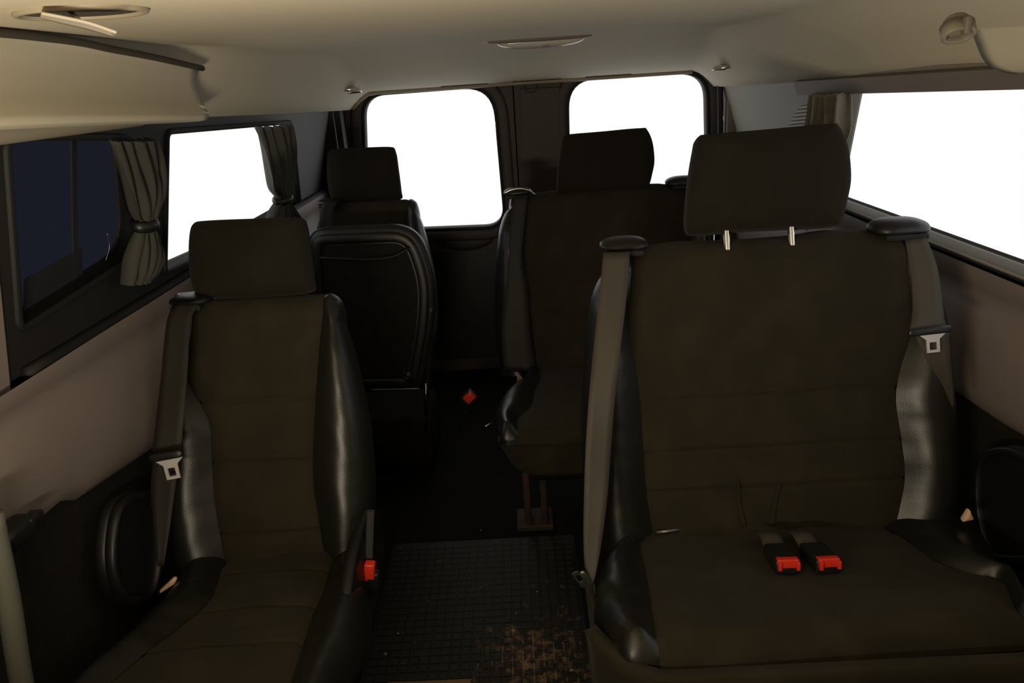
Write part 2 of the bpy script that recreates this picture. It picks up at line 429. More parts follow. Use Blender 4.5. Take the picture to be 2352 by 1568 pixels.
# rear pillars
wb = bpy.data.objects.new('wall_back', None); COL.objects.link(wb); wb['kind'] = 'structure'
xa = onY(790, 300, 3.0).x; xb = onY(683, 300, 2.75).x
fr_ = Frame((0, 3.02, 0), (1, 0, 0), (0, 0, 1))
panel('left_pillar', fr_, [V2(XL-.02, 0), V2(fr_.px(786, 300)[0], 0), V2(fr_.px(786, 300)[0], 1.27), V2(XL-.02, 1.27)], [], .06, 'darktrim', wb)
rp0 = fr_.px(1672, 300)[0]
panel('right_pillar', fr_, [V2(rp0, 0), V2(XR+.02, 0), V2(XR+.02, 1.27), V2(rp0-.004, 1.27)], [], .06, 'beige', wb)
tube('door_seal', [Vector((fr_.px(1660, 180)[0], 3.06, 1.25)), Vector((fr_.px(1662, 300)[0], 3.06, .9)), Vector((fr_.px(1662, 300)[0], 3.06, .1))], .012, 'rubber', wb, seg=8)
panel('pillar_flange', FB, [V2(fr_.px(745, 300)[0], 0), V2(fr_.px(775, 300)[0], 0), V2(fr_.px(775, 300)[0], 1.27), V2(fr_.px(745, 300)[0], 1.27)], [], .02, 'darktrim', wb, off=.17)

# unseen wall added behind the camera to keep frontal daylight out
wf = box('front_light_block', ((XL+XR)/2, YF-.02, .7), (XR-XL+.3, .04, 1.5), 'darktrim', bev=0); struct(wf)

# ceiling: flat headliner that rolls down to the sides and falls to the rear header
ce = bpy.data.objects.new('ceiling', None); COL.objects.link(ce); ce['kind'] = 'structure'
ER = [onX(2352, 153, .845), onX(2230, 156, .845), onX(1850, 187, .845), onX(1665, 199, .835)]; EYR = [p.y for p in ER]; EZR = [p.z for p in ER]
EL = [onX(330, 276, -.695), onX(430, 270, -.695), onX(620, 262, -.685), onX(800, 253, -.667)]; EYL = [p.y for p in EL]; EZL = [p.z for p in EL]
def edge_x(right, y):
    return interp(y, [0, 1.8, YB], [.845, .845, .83]) if right else interp(y, [0, 1.8, YB], [.695, .695, .667])
def ceil_z(x, y):
    zc_ = CAMZ+.100
    # rear fall
    k = max(0, (y-2.42)/(YB-.02-2.42)); k = k*k*(3-2*k)*.35+k*.65 if k > 0 else 0
    z = zc_*(1-k)+(CAMZ-.026)*k
    ed = interp(y, EYR, EZR) if x > 0 else interp(y, EYL, EZL)
    xe = edge_x(x > 0, y); x0 = interp(y, [0, 1.7, 2.4, YB], [.66, .64, .64, .75]) if x > 0 else interp(y, [0, 1.58, 1.75, 2.4, YB], [.672, .672, .62, .56, .575])
    s = min(1, max(0, (abs(x)-x0)/(xe-x0))); q = s**1.5
    return z*(1-q)+ed*q
V = []; Fc = []; NX, NY = 72, 90
for j in range(NY+1):
    y = YF+(YB-.02-YF)*j/NY
    for i in range(NX+1):
        t = (i-1)/(NX-2); x = -edge_x(False, y)*(1-t)+edge_x(True, y)*t
        if i == 0: x = XL+.03
        if i == NX: x = XR-.03
        V.append(Vector((x, y, ceil_z(x, y))))
for j in range(NY):
    for i in range(NX): a = j*(NX+1)+i; Fc.append((a, a+1, a+NX+2, a+NX+1))
hl = meshobj('headliner', V, Fc, 'headliner', ce)
sm = hl.modifiers.new('thick', 'SOLIDIFY'); sm.thickness = .012; sm.offset = -1
for p in [hl.data.polygons[0]]:
    sm.offset = 1 if p.normal.z > 0 else -1
box('roof_skin', ((XL+XR)/2, (YF+YB)/2, CAMZ+.16), (XR-XL+.3, YB-YF+.1, .02), 'darktrim', ce, bev=0)
# closing strips between the headliner and the roof skin along sides
for X in (XL-.02, XR+.02):
    box('cant_rail', (X, (YF+YB)/2, CAMZ+.06), (.12, YB-YF, .20), 'darktrim', ce, bev=0)
box('rear_rail', ((XL+XR)/2, YB+.03, CAMZ+.07), (XR-XL, .06, .20), 'darktrim', ce, bev=0)
# rear header lip
hp = []
for i in range(41):
    x = -.66+1.40*i/40; hp.append(Vector((x, YB-.03, ceil_z(x, YB-.03)-.004)))
hd = tube('trim_1', hp, .008, 'beige', None, seg=8, smoothpath=False); struct(hd); hd.data.materials[0] = M['palebeige']
for a, b in (((1012, 192), (1120, 187)), ((1175, 183), (1290, 177)), ((1345, 173), (1450, 167))):
    p, q = hit(*a, (0, YB-.06, 0), (0, 1, 0)), hit(*b, (0, YB-.06, 0), (0, 1, 0))
    for r in (p, q): r.z = ceil_z(r.x, r.y)-.001
    tube('slot', [p, (p+q)/2+Vector((0, 0, -.0005)), q], .0035, 'hole', ce, seg=6, flat=.5)

# side duct boxes under the ceiling
SEC = {-1: [(.652, CAMZ+.099), (.660, CAMZ+.088), (.661, CAMZ+.060), (.652, CAMZ+.028), (.638, CAMZ+.002), (.632, CAMZ-.012), (.642, CAMZ-.020), (.70, CAMZ-.023)],
       1: [(.765, CAMZ+.085), (.769, CAMZ+.073), (.777, CAMZ+.055), (.793, CAMZ-.001), (.805, CAMZ-.024), (.820, CAMZ-.036), (.85, CAMZ-.040), (.915, CAMZ-.040)]}
def duct(name, sgn, yend, xt, xb, zt_, zb, label, m='headliner', lip=True):
    e = root(name, (sgn*abs(xt), .5, zb), label, 'duct')
    # cross-section from the ceiling groove over the face to the lower lip and back to the wall
    sec = SEC[sgn]
    P = cat_rom([Vector((a, b, 0)) for a, b in sec], 5)
    V = []; Fc = []; n = len(P); ys = [YF+.02+i*(yend-YF-.02)/60 for i in range(61)]
    for j, y in enumerate(ys):
        for i, p in enumerate(P):
            t = i/(n-1)
            yy = y
            if y > yend-.30: yy = yend-.30+(y-(yend-.30))*((1-.36*t) if sgn < 0 else (1-.58*t**1.1))
            lift = -.039*(yy-.92)*t if sgn < 0 and yy > .3 else 0.0
            dz = 0.04*(1-t)*max(0, (y-1.0)/(yend-1.0))*-1 if zt_ > CAMZ+.05 else 0
            V.append(Vector((sgn*p.x+(.0), yy, p.y+dz+lift)))
    for j in range(60):
        for i in range(n-1): a = j*n+i; Fc.append((a, a+1, a+n+1, a+n))
    c = len(V); V.append(Vector((sgn*(xt+.09), yend-.12, zt_)))
    for i in range(n-1): Fc.append((60*n+i, 60*n+i+1, c))
    meshobj('duct_cover', V, Fc, m, e)
    return e, P
dL, PL = duct('overhead_duct', -1, 1.645, .625, .70, CAMZ+.098, CAMZ-.022, 'beige overhead duct moulding above the dark sliding window')
# groove strip where the duct meets the ceiling
gp = [hit(x, y, (0, 0, CAMZ+.088), (0, 0, 1)) for x, y in ((-60, 55), (0, 62), (120, 85))]
tube('groove', [Vector((-.650, YF+.1, CAMZ+.094)), Vector((-.650, .9, CAMZ+.094)), Vector((-.648, 1.3, CAMZ+.080)), Vector((-.646, 1.62, CAMZ+.056))], .006, 'hole', dL, seg=8)
box('lower_fascia', (-.705, .30, CAMZ-.026), (.07, 2.18, .035), 'palebeige', dL, bev=.012)
dR, PR = duct('overhead_duct', 1, 1.36, .765, .80, CAMZ+.085, CAMZ-.036, 'beige overhead duct moulding above the long right window')

# ------------------------------------------------------------------ ceiling fittings
def on_ceiling(px, py):
    d = ray(px, py); t = .3
    for _ in range(4000):
        p = O+d*t
        if p.z >= ceil_z(p.x, p.y) or p.y > YB: break
        t += .001
    return O+d*t
def ceil_n(p):
    e = .01; return Vector(((ceil_z(p.x+e, p.y)-ceil_z(p.x-e, p.y))/(2*e), (ceil_z(p.x, p.y+e)-ceil_z(p.x, p.y-e))/(2*e), -1)).normalized()
# dome lamp
p = on_ceiling(1238, 96); p.y = min(p.y, 2.45); p = Vector((p.x, 2.36, 0)); p.x = onY(1238, 96, 2.36).x; p.z = ceil_z(p.x, p.y)
dl_ = root('dome_lamp', tuple(p), 'long pale oval dome lamp on the ceiling above the rear row', 'lamp')
fr_ = Frame(p, (1, 0, 0), (0, -1, 0)); fr_.n = Vector((0, -.15, -1)).normalized()
pillow('lamp_base', fr_, rrect(.36, .10, .045), .006, .004, 'headliner', dl_, p=4)
pillow('lamp_recess', fr_, rrect(.31, .03, .012, cx=.0, cy=.050), .0085, .002, 'header', dl_, p=4)
pillow('lamp_lens', fr_, rrect(.27, .075, .035, cx=.005, cy=.0), .026, .004, 'lens', dl_, p=2.6)
pillow('switch', fr_, rrect(.03, .012, .005, cx=.02, cy=.026), .026, .0, 'beige', dl_, p=3)
for k, (x, y, lab) in enumerate(((800, 209, 'small round chrome ceiling lamp at the rear left corner'), (1668, 156, 'small round chrome ceiling lamp near the right rear pillar'))):
    q = on_ceiling(x, y-2)
    e = root('ceiling_spotlight', tuple(q), lab, 'lamp', 'small chrome ceiling lamps')
    fr_ = Frame(q, (1, 0, 0), (0, -1, 0)); fr_.n = ceil_n(q)
    fr_.v = fr_.n.cross(fr_.u).normalized()
    rim('bezel', fr_, ell(.036, .030, 28), .010, .010, 'chrome', e, off=.001)
    pillow('lens', fr_, ell(.036, .030, 28), .007, .002, 'lens', e, p=2.2, off=.001)
# round vent with its flap hanging, upper left
q = Vector((-.50, .93, 0)); q = hit(190, 36, (0, 0, CAMZ+.095), (0, 0, 1)); q.z = ceil_z(q.x, q.y)
vf = root('ceiling_outlet', tuple(q), 'round ceiling outlet with a glossy flap hanging open beside the left duct', 'vent')
fr_ = Frame(q, (1, 0, 0), (0, -1, 0)); fr_.n = Vector((0, 0, -1))
pillow('recess', fr_, ell(.066, .050, 32), .0025, .002, 'hole', vf, p=4)
rim('ring', fr_, ell(.066, .050, 32), .007, .005, 'palebeige', vf)
A = [hit(x, y, (0, q.y-.045, 0), (0, 1, 0)) for x, y in ((92, 40), (140, 52), (200, 66), (262, 84))]
B = [hit(x, y, (0, q.y-.075, 0), (0, 1, 0)) for x, y in ((95, 30), (140, 38), (205, 52), (268, 74))]
ribbon('flap', list(zip(A, B)), 'lens', vf, th=.004)
tube('flap_hinge', [hit(160, 28, (0, q.y-.03, 0), (0, 1, 0)), hit(180, 45, (0, q.y-.05, 0), (0, 1, 0))], .003, 'palebeige', vf, seg=6)
# coat hook on the right
q = on_ceiling(2214, 72); q = onY(2214, 74, .98); 
hk = root('coat_hook', tuple(q), 'small beige coat hook under the right side of the ceiling', 'hook')
fr_ = Frame(q+Vector((0, .012, .0)), (1, 0, 0), (0, 0, 1)); fr_.n = Vector((-.1, -.6, -.75)).normalized(); fr_.v = fr_.n.cross(fr_.u).normalized()
rim('hook_ring', fr_, rrect(.030, .018, .009), .006, .006, 'pillar', hk, drop=.012)
pillow('hook_base', fr_, ell(.018, .014, 20), .004, .02, 'pillar', hk, p=3, off=-.006)
box('hook_prong', q+Vector((.002, .0, .008)), (.008, .012, .022), 'header', hk, bev=.003)

# ------------------------------------------------------------------ curtains
def curtain(fr, rows, m, label, pleats, tie, name='curtain', amp=.014, off=.035, bandm='black'):
    c = fr.w((fr.px(*rows[0][0], off)+fr.px(*rows[0][1], off))/2, off)
    e = root(name, tuple(c), label, 'curtain')
    L = cat_rom([fr.px(*a, off) for a, b in rows], 8); R = cat_rom([fr.px(*b, off) for a, b in rows], 8)
    V = []; Fc = []; K = pleats*8+1; N = len(L)
    for i in range(N):
        w = (R[i]-L[i]).length; s = i/(N-1)
        for k in range(K):
            t = k/(K-1); ph = 2*math.pi*pleats*t
            t2 = t+.018*math.sin(ph*1.0+s*3)*1.0
            a = amp*(.55+.45*min(1, w/.10))
            o_ = off+a*math.sin(ph+.8*math.sin(s*5+t*4))+.3*a*math.sin(ph*2.3+s*6)-.010*math.cos(math.pi*(t-.5))*-1
            V.append(fr.w(L[i].lerp(R[i], min(1, max(0, t2))), o_))
    for i in range(N-1):
        for k in range(K-1): a = i*K+k; Fc.append((a, a+1, a+K+1, a+K))
    o = meshobj('cloth', V, Fc, m, e)
    s = o.modifiers.new('thick', 'SOLIDIFY'); s.thickness = .0012
    ta, tb = fr.px(*tie[0], off), fr.px(*tie[1], off); cc = (ta+tb)/2; w = (tb-ta).length/2+.004
    pts = [fr.w(cc+V2(math.cos(t)*w, 0), off+.005+math.sin(t)*.018) for t in [2*math.pi*k/12 for k in range(12)]]
    b = tube('tie_band', pts, .006, bandm, e, seg=8, closed=True, flat=1.8)
    return e
curtain(FL, [((250, 322), (352, 318)), ((275, 400), (362, 365)), ((290, 450), (366, 420)), ((303, 490), (352, 475)), ((312, 512), (338, 510)),
             ((306, 540), (350, 545)), ((296, 590), (362, 580)), ((294, 630), (350, 615)), ((288, 655), (330, 640))], 'darkcurtain',
        'dark grey gathered curtain tied back between the two left windows', 5, ((311, 515), (340, 512)))
curtain(FL, [((584, 292), (668, 285)), ((600, 345), (673, 330)), ((612, 400), (672, 390)), ((620, 435), (664, 430)), ((632, 456), (658, 454)),
             ((622, 485), (672, 480)), ((612, 520), (690, 510)), ((606, 560), (698, 545))], 'curtain',
        'grey gathered curtain tied back at the rear edge of the bright left window', 5, ((632, 457), (660, 454)))
curtain(FR, [((1868, 214), (1946, 212)), ((1862, 260), (1944, 260)), ((1852, 300), (1940, 310)), ((1840, 360), (1918, 360)), ((1838, 420), (1880, 420)),
             ((1842, 450), (1868, 450)), ((1815, 500), (1880, 500)), ((1790, 560), (1885, 550))], 'palecurtain',
        'pale beige gathered curtain hanging at the rear end of the right window', 5, ((1840, 452), (1870, 450)), off=.022, bandm='header')

# ------------------------------------------------------------------ seats
class Loft:
    """seat body: frame with X across, dir along the body, n out of the padded face"""
    def __init__(s, J, T):
        s.J = Vector((0, J[0], J[1])); d = Vector((0, T[0]-J[0], T[1]-J[1])); s.B = d.length; s.d = d.normalized()
        s.n = Vector((0, s.d.z, -s.d.y)) if s.d.z > .5 else Vector((0, s.d.z, -s.d.y))
        if s.d.z > .5 and s.n.y > 0: s.n = -s.n
        if s.d.z <= .5 and s.n.z < 0: s.n = -s.n
    def px(s, x, y, off=0):
        p = hit(x, y, s.J+s.n*off, s.n); return p.x, (p-s.J).dot(s.d)
    def w(s, x, b, off=0): return Vector((x, s.J.y, s.J.z))+s.d*b+s.n*off
def curve(lf, pts):
    q = sorted([lf.px(*p)[::-1] for p in pts])
    q = sorted([(v.x, v.y) for v in cat_rom([Vector((a, b)) for a, b in q], 5)])
    return [a for a, b in q], [b for a, b in q]
def body(lf, ol, sl, sr, orr, top, R, hb, hi, parent, names, mats, seams=(), phimax=180, tail=None, wrink=.004, b0=-.02, sub=(), capped=False, extr=0, seed=0):
    OL, SL, SR, OR = (curve(lf, c) for c in (ol, sl, sr, orr))
    TX = sorted([lf.px(*p) for p in top]); tx = [a for a, b in TX]; tb = [b for a, b in TX]
    Bm = sum(tb)/len(tb)
    nb, ni = 12, 26
    stations = [('f', b0/Bm+(1-b0/Bm)*i/140) for i in range(141)]
    stations += [('r', math.radians(phimax)*i/14) for i in range(1, 15)]
    tl = tail if tail is not None else Bm
    stations += [('t', tl*i/12) for i in range(1, 13)]
    cols = []
    def row(st):
        kind, v = st
        bb = min(1, v)*Bm if kind == 'f' else Bm
        k4 = [interp(bb, *c) for c in (OL, SL, SR, OR)]
        if k4[1] < k4[0]+.004: k4[1] = k4[0]+.004
        if k4[2] > k4[3]-.004: k4[2] = k4[3]-.004
        xl, s1, s2, xr = k4; out = []
        fade = 1.0
        if kind == 'f' and phimax > 120: u_ = max(0, (v-.84)/.16); fade = 1-.65*u_*u_*(3-2*u_)
        if kind == 'r': fade = (.35 if phimax > 120 else 1)*max(0, 1-v/(math.radians(phimax)))
        if kind == 't': fade = 0
        dip = 0
        if kind == 'f':
            for c in seams: dip += .0058*math.exp(-((bb-c)/.0035)**2)
        def pt(x, h):
            bt = interp(x, tx, tb)-R*.85
            wv = 0
            if kind == 'f': wv = wrink*noise.noise(Vector((x*11+seed, bb*8, seed)))+wrink*.4*noise.noise(Vector((x*30, bb*24, seed+3)))
            h2 = h+(wv if h > -R*.5 else 0)
            if kind == 'f': return lf.w(x, v*bt, h2)
            if kind == 'r':
                r = R+h*(fade) if h > 0 else R+h
                return lf.w(x, bt, -R)+(lf.n*math.cos(v)+lf.d*math.sin(v))*r
            r = R+h if h < 0 else R
            a = math.radians(phimax); tan = -lf.n*math.sin(a)+lf.d*math.cos(a)
            return lf.w(x, bt, -R)+(lf.n*math.cos(a)+lf.d*math.sin(a))*r+tan*v
        def bol(xo, xs):                       # from the outer side to the seam
            res = []
            w = xs-xo
            for k in range(nb+1):
                t = k/nb
                if t < .5:
                    a = t/.5*math.pi/2; x = xo+w*.5*(1-math.cos(a)); h = -R+(R+hb*fade)*math.sin(a)
                else:
                    u = (t-.5)/.5; x = xo+w*(.5+.5*u); h = hb*fade*(math.cos(u*math.pi/2)**1.1)-.002*u
                res.append((x, h))
            return res
        L = bol(xl, s1)
        I = [(s1+(s2-s1)*k/ni, hi*fade*(1-abs(2*k/ni-1)**5)-.003*(1 if k in (0, ni) else 0)-dip) for k in range(ni+1)]
        Rr = bol(xr, s2)[::-1]
        return [pt(*q) for q in L], [pt(*q) for q in I], [pt(*q) for q in Rr]
    rows = [row(s) for s in stations]; objs = []
    for part, (nm, mt) in enumerate(zip(names, mats)):
        V = []; Fc = []; n = len(rows[0][part]); Nr = len(rows)
        for r in rows: V += r[part]
        for i in range(Nr-1):
            for k in range(n-1): a = i*n+k; Fc.append((a, a+1, a+n+1, a+n))
        if capped and part in (0, 2):
            e = 0 if part == 0 else n-1; idx = [i*n+e for i in range(Nr)]
            c = len(V); V.append(sum((V[i] for i in idx), Vector())/len(idx))
            for a, b in zip(idx, idx[1:]): Fc.append((a, b, c))
            Fc.append((idx[-1], idx[0], c))
        objs.append(meshobj(nm, V, Fc, mt, parent))
    return objs, (OL, SL, SR, OR)
def headrest(lf, pts, parent, th=.05, off=.0, m='fabricdark', bulge=.0):
    fr = Frame(lf.J, (1, 0, 0), lf.d); fr.n = lf.n
    lp = cat_rom([fr.px(x, y, off) for x, y in pts], 5, True)
    return pillow('headrest', fr, lp, th, th, m, parent, p=3.4, off=off-.0, rings=10, wob=.006), fr
def post(p, q, parent): return tube('headrest_post', [p, (p+q)/2, q], .0068, 'chrome', parent, seg=12)
def guide(c, w, d, h, parent, tilt=0):
    """plastic belt outlet on the seat's shoulder: domed cap, slot underneath"""
    g = pillow('belt_guide', Frame(c, (1, 0, 0), (0, 1, 0)), rrect(w, d, min(w, d)*.42), h, .012, 'black', parent, p=2.3, rings=7)
    box('guide_slot', Vector(c)+Vector((0, -d/2+.004, -.010)), (w*.72, .012, .012), 'rubber', g, bev=.003)
    return g
def buckle(c, R, parent, s=1.0, strap=None):
    """black buckle body with its red press button; local -Y is the button end"""
    e = box('buckle', c, (.036*s, .062*s, .022*s), 'black', parent, rot=R, bev=.005)
    c = Vector(c)
    q = c+R@Vector((0, -.026*s, .006*s))
    b = box('button', q, (.030*s, .012*s, .013*s), 'red', e, rot=R, bev=.002)
    box('button_side', c+R@Vector((-.0125*s, -.0335*s, .004*s)), (.005*s, .006*s, .012*s), 'red', e, rot=R, bev=.001)
    box('button_side', c+R@Vector((.0125*s, -.0335*s, .004*s)), (.005*s, .006*s, .012*s), 'red', e, rot=R, bev=.001)
    return e
def tongue(c, fr_u, fr_v, parent, s=1.0, barw=.06):
    """latch tongue: black bar holding the webbing, metal plate with a square hole"""
    fr = Frame(c, fr_u, fr_v)
    e = pillow('tongue_grip', fr, rrect(barw*s, .013*s, .006*s, cx=0, cy=0), .006, .006, 'black', parent, p=3, rings=5)
    hole = rrect(.013*s, .014*s, .001, 2, cx=.004*s, cy=-.028*s)
    outer = [V2(-.020*s, -.006*s), V2(-.008*s, -.016*s), V2(-.0075*s, -.040*s), V2(.0155*s, -.040*s), V2(.016*s, -.016*s), V2(.028*s, -.006*s)]
    panel('latch_plate', fr, outer, [hole], .0025, 'plate', e, off=.0012)
    return e
def edges_px(rows, D):
    """belt edges: rows of (left px, right px) with depth D[i] for both"""
    return [(onY(*a, d), onY(*b, d)) for (a, b), d in zip(rows, D)]
I3 = Matrix.Identity(3)

# ---- single seat, second row, left
at1 = Vector((-.55, 1.1, 0))
s1 = root('single_seat', tuple(at1), 'single brown fabric seat with black bolsters below the dark tinted window', 'seat')
lb = Loft((1.22, CAMZ-.894), (1.42, CAMZ-.385))
topb = [(385, 700), (450, 692), (600, 684), (750, 677), (772, 690), (800, 722), (830, 770)]
body(lb, [(432, 700), (400, 712), (383, 760), (366, 880), (352, 1050), (362, 1200), (392, 1310)],
     [(440, 700), (434, 780), (430, 850), (478, 955), (485, 1040), (492, 1150), (518, 1300)],
     [(742, 680), (732, 780), (722, 930), (718, 1080), (732, 1200), (750, 1300)],
     [(762, 678), (790, 715), (815, 790), (838, 900), (850, 1050), (850, 1180), (835, 1300)],
     topb, .045, .030, .012, s1, ('side_bolster', 'backrest_panel', 'side_bolster'), ('leather', 'fabric', 'leather'),
     seams=(.21, .34, .06), wrink=.003, seed=2)
hr, fh = headrest(lb, [(443, 545), (452, 516), (480, 509), (580, 505), (684, 501), (702, 512), (710, 560), (720, 640), (718, 668), (650, 680), (560, 686), (480, 684), (452, 668), (441, 610)], s1, th=.045, off=-.035)
for x in (520, 640):
    post(lb.w(lb.px(x, 700)[0], lb.B-.04, -.04), lb.w(lb.px(x, 700)[0], lb.B+.05, -.04), hr)
guide(onY(436, 690, 1.42)+Vector((0, .01, 0)), .085, .075, .012, s1)
box('guide_top', onY(432, 676, 1.47), (.05, .02, .006), 'chrome', s1, bev=.002)
ws = [((402, 698), (456, 698)), ((383, 739), (438, 739)), ((370, 863), (431, 850)), ((360, 950), (424, 930)), ((350, 1042), (416, 1036))]
ribbon('seat_belt', edges_px(ws, [1.36, 1.33, 1.27, 1.23, 1.19]), 'webdark', s1)
ribbon('lap_belt', edges_px([((352, 1058), (414, 1050)), ((346, 1120), (404, 1110)), ((352, 1200), (392, 1200)), ((362, 1300), (376, 1300))], [1.19, 1.17, 1.14, 1.10]), 'webdark', s1)
tongue(onY(381, 1047, 1.155), Vector((1, 0, .14)), Vector((.05, .25, 1)), s1, s=1.1, barw=.058)
# cushion
lc = Loft((1.26, CAMZ-.895), (.72, CAMZ-.80))
body(lc, [(398, 1318), (345, 1390), (250, 1490), (165, 1568), (100, 1640)],
     [(505, 1306), (492, 1350), (470, 1392), (400, 1450), (260, 1566), (150, 1660)],
     [(756, 1302), (740, 1360), (718, 1410), (690, 1490), (662, 1568), (640, 1640)],
     [(815, 1310), (838, 1345), (842, 1400), (822, 1480), (775, 1568), (740, 1640)],
     [(100, 1780), (400, 1765), (700, 1740)], .05, .020, .010, s1, ('cushion_bolster', 'seat_cushion', 'cushion_bolster'), ('leather', 'fabric', 'leather'),
     seams=(.12, .26, .38), phimax=90, tail=.10, capped=True, b0=-.04, wrink=.006, seed=5)
box('seat_base', (-.60, .98, .165), (.30, .46, .33), 'black', s1, bev=.02)
# aisle-side plastic skirt
fs = Frame((-.345, 0, 0), (0, 1, 0), (0, 0, 1)); fs.n = Vector((1, 0, 0))
sk = roundpoly(poly_px(fs, [(856, 1150), (882, 1180), (888, 1260), (882, 1330), (872, 1385), (850, 1475), (828, 1485), (800, 1420), (822, 1260)], .012), .05, 5)
pillow('side_cover', fs, sk, .014, .02, 'black', s1, p=4, rings=6)
bx = onY(846, 1306, 1.14)
Rb = Matrix.Rotation(math.radians(-100), 3, 'X') @ Matrix.Rotation(math.radians(0), 3, 'Z')
bk = box('buckle', bx+Vector((.002, .0, -.030)), (.030, .020, .05), 'black', s1, bev=.005, rot=Matrix.Rotation(.15, 3, 'Y'))
box('button', bx+Vector((.004, -.006, .002)), (.020, .018, .034), 'red', bk, bev=.003, rot=Matrix.Rotation(.15, 3, 'Y'))
box('button_side', bx+Vector((-.008, -.008, -.014)), (.014, .014, .007), 'red', bk, bev=.002)
ribbon('buckle_strap', edges_px([((842, 1170), (860, 1170)), ((840, 1230), (858, 1230)), ((836, 1290), (856, 1290))], [1.19, 1.17, 1.15]), 'webdark', s1)
hc = onY(386, 1342, 1.13)
fr_ = Frame(hc, (1, 0, 0), (0, 0, 1)); fr_.n = Vector((0, -1, 0))
lp = poly_px(fr_, [(366, 1356), (368, 1362), (404, 1338), (406, 1328), (398, 1326)])
pillow('hinge_cover', fr_, roundpoly(lp, .004, 3), .006, .01, 'cream', s1, p=3, rings=4)['label'] = 'small cream hinge cover at the cushion corner'

# ---- bench, second row, right
at2 = Vector((.50, 1.1, 0))
s2 = root('bench_seat', tuple(at2), 'wide two-person brown bench seat with two red buckles, beside the long window', 'seat')
lb2 = Loft((1.22, CAMZ-.894), (1.42, CAMZ-.335))
body(lb2, [(1402, 570), (1378, 590), (1356, 660), (1343, 800), (1338, 950), (1342, 1080), (1360, 1240)],
     [(1448, 566), (1443, 640), (1440, 700), (1466, 870), (1478, 1040), (1485, 1130), (1500, 1225)],
     [(2082, 545), (2090, 640), (2094, 710), (2058, 870), (2072, 1000), (2078, 1100), (2058, 1205)],
     [(2120, 540), (2150, 580), (2180, 680), (2200, 800), (2215, 950), (2222, 1080), (2205, 1200)],
     [(1380, 575), (1450, 572), (1560, 556), (1700, 552), (1830, 542), (1900, 530), (1990, 528), (2080, 540), (2160, 560)],
     .05, .034, .014, s2, ('side_bolster', 'backrest_panel', 'side_bolster'), ('leather', 'fabric', 'leather'), seams=(.105, .19, .30), wrink=.0035, seed=9)
hr2, fh2 = headrest(lb2, [(1592, 345), (1600, 318), (1625, 312), (1760, 302), (1895, 290), (1918, 294), (1940, 340), (1948, 410), (1940, 460), (1924, 512), (1900, 522), (1800, 527), (1700, 532), (1600, 540), (1576, 530), (1574, 490), (1580, 420)], s2, th=.055, off=-.03)
for x, y in ((1668, 540), (1817, 532)):
    a = lb2.px(x, y, -.012)
    post(lb2.w(a[0], a[1]-.05, -.012), lb2.w(a[0], a[1]+.04, -.012), hr2)
guide(onY(1432, 562, 1.42), .095, .08, .016, s2)
guide(onY(2062, 524, 1.44), .115, .085, .022, s2)
rows = [((1386, 580), (1447, 578)), ((1374, 700), (1437, 700)), ((1360, 830), (1424, 808)), ((1352, 920), (1412, 920)), ((1345, 1031), (1402, 1050)), ((1341, 1150), (1394, 1150)), ((1340, 1236), (1383, 1236)), ((1344, 1305), (1373, 1296)), ((1360, 1345), (1364, 1335))]
ribbon('seat_belt', edges_px(rows, [1.345, 1.29, 1.24, 1.205, 1.17, 1.13, 1.10, 1.075, 1.06]), 'webbing', s2)
ribbon('lap_belt', edges_px([((1358, 1340), (1365, 1340)), ((1366, 1380), (1372, 1380)), ((1376, 1440), (1384, 1440))], [1.06, 1.04, 1.02]), 'webbing', s2)
p = onY(1349, 1330, 1.06)
frt = Frame(p, Vector((.55, .1, -1)), Vector((1, 0, .55)))
e = pillow('tongue_grip', frt, rrect(.045, .010, .004), .004, .004, 'steel', s2, p=3, rings=5)
panel('latch_plate', frt, roundpoly([V2(-.026, -.004), V2(-.026, -.018), V2(.012, -.018), V2(.018, -.004)], .003, 3), [rrect(.018, .007, .002, 3, cx=-.010, cy=-.011)], .0025, 'steel', e)
rows = [((2079, 552), (2128, 545)), ((2092, 629), (2152, 610)), ((2096, 700), (2163, 680)), ((2092, 745), (2170, 735)), ((2088, 762), (2178, 752))]
ribbon('seat_belt', edges_px(rows, [1.345, 1.31, 1.28, 1.255, 1.25]), 'webbing', s2)
ribbon('lap_belt', edges_px([((2102, 772), (2180, 762)), ((2130, 830), (2185, 830)), ((2165, 885), (2189, 880)), ((2186, 935), (2191, 935))], [1.245, 1.23, 1.225, 1.225]), 'webbing', s2)
tongue(onY(2136, 760, 1.235), Vector((1, 0, .06)), Vector((0, .25, 1)), s2, s=1.0, barw=.08)
lc2 = Loft((1.27, CAMZ-.895), (.85, CAMZ-.81))
body(lc2, [(1440, 1250), (1395, 1272), (1370, 1330), (1366, 1400), (1400, 1462), (1450, 1500), (1490, 1530)],
     [(1468, 1240), (1472, 1262), (1488, 1330), (1500, 1400), (1512, 1480), (1518, 1530)],
     [(2050, 1222), (2072, 1232), (2118, 1268), (2172, 1304), (2262, 1331), (2330, 1350), (2372, 1420), (2410, 1480)],
     [(2262, 1200), (2300, 1260), (2360, 1340), (2420, 1420), (2470, 1490)],
     [(1370, 1480), (1420, 1486), (1515, 1484), (1700, 1476), (1900, 1455), (2100, 1438), (2352, 1422), (2500, 1414)], .035, .020, .008, s2,
     ('cushion_bolster', 'seat_cushion', 'cushion_bolster'), ('leather', 'fabric', 'leather'), phimax=85, tail=.015, capped=False, b0=-.06, wrink=.007, seed=12)
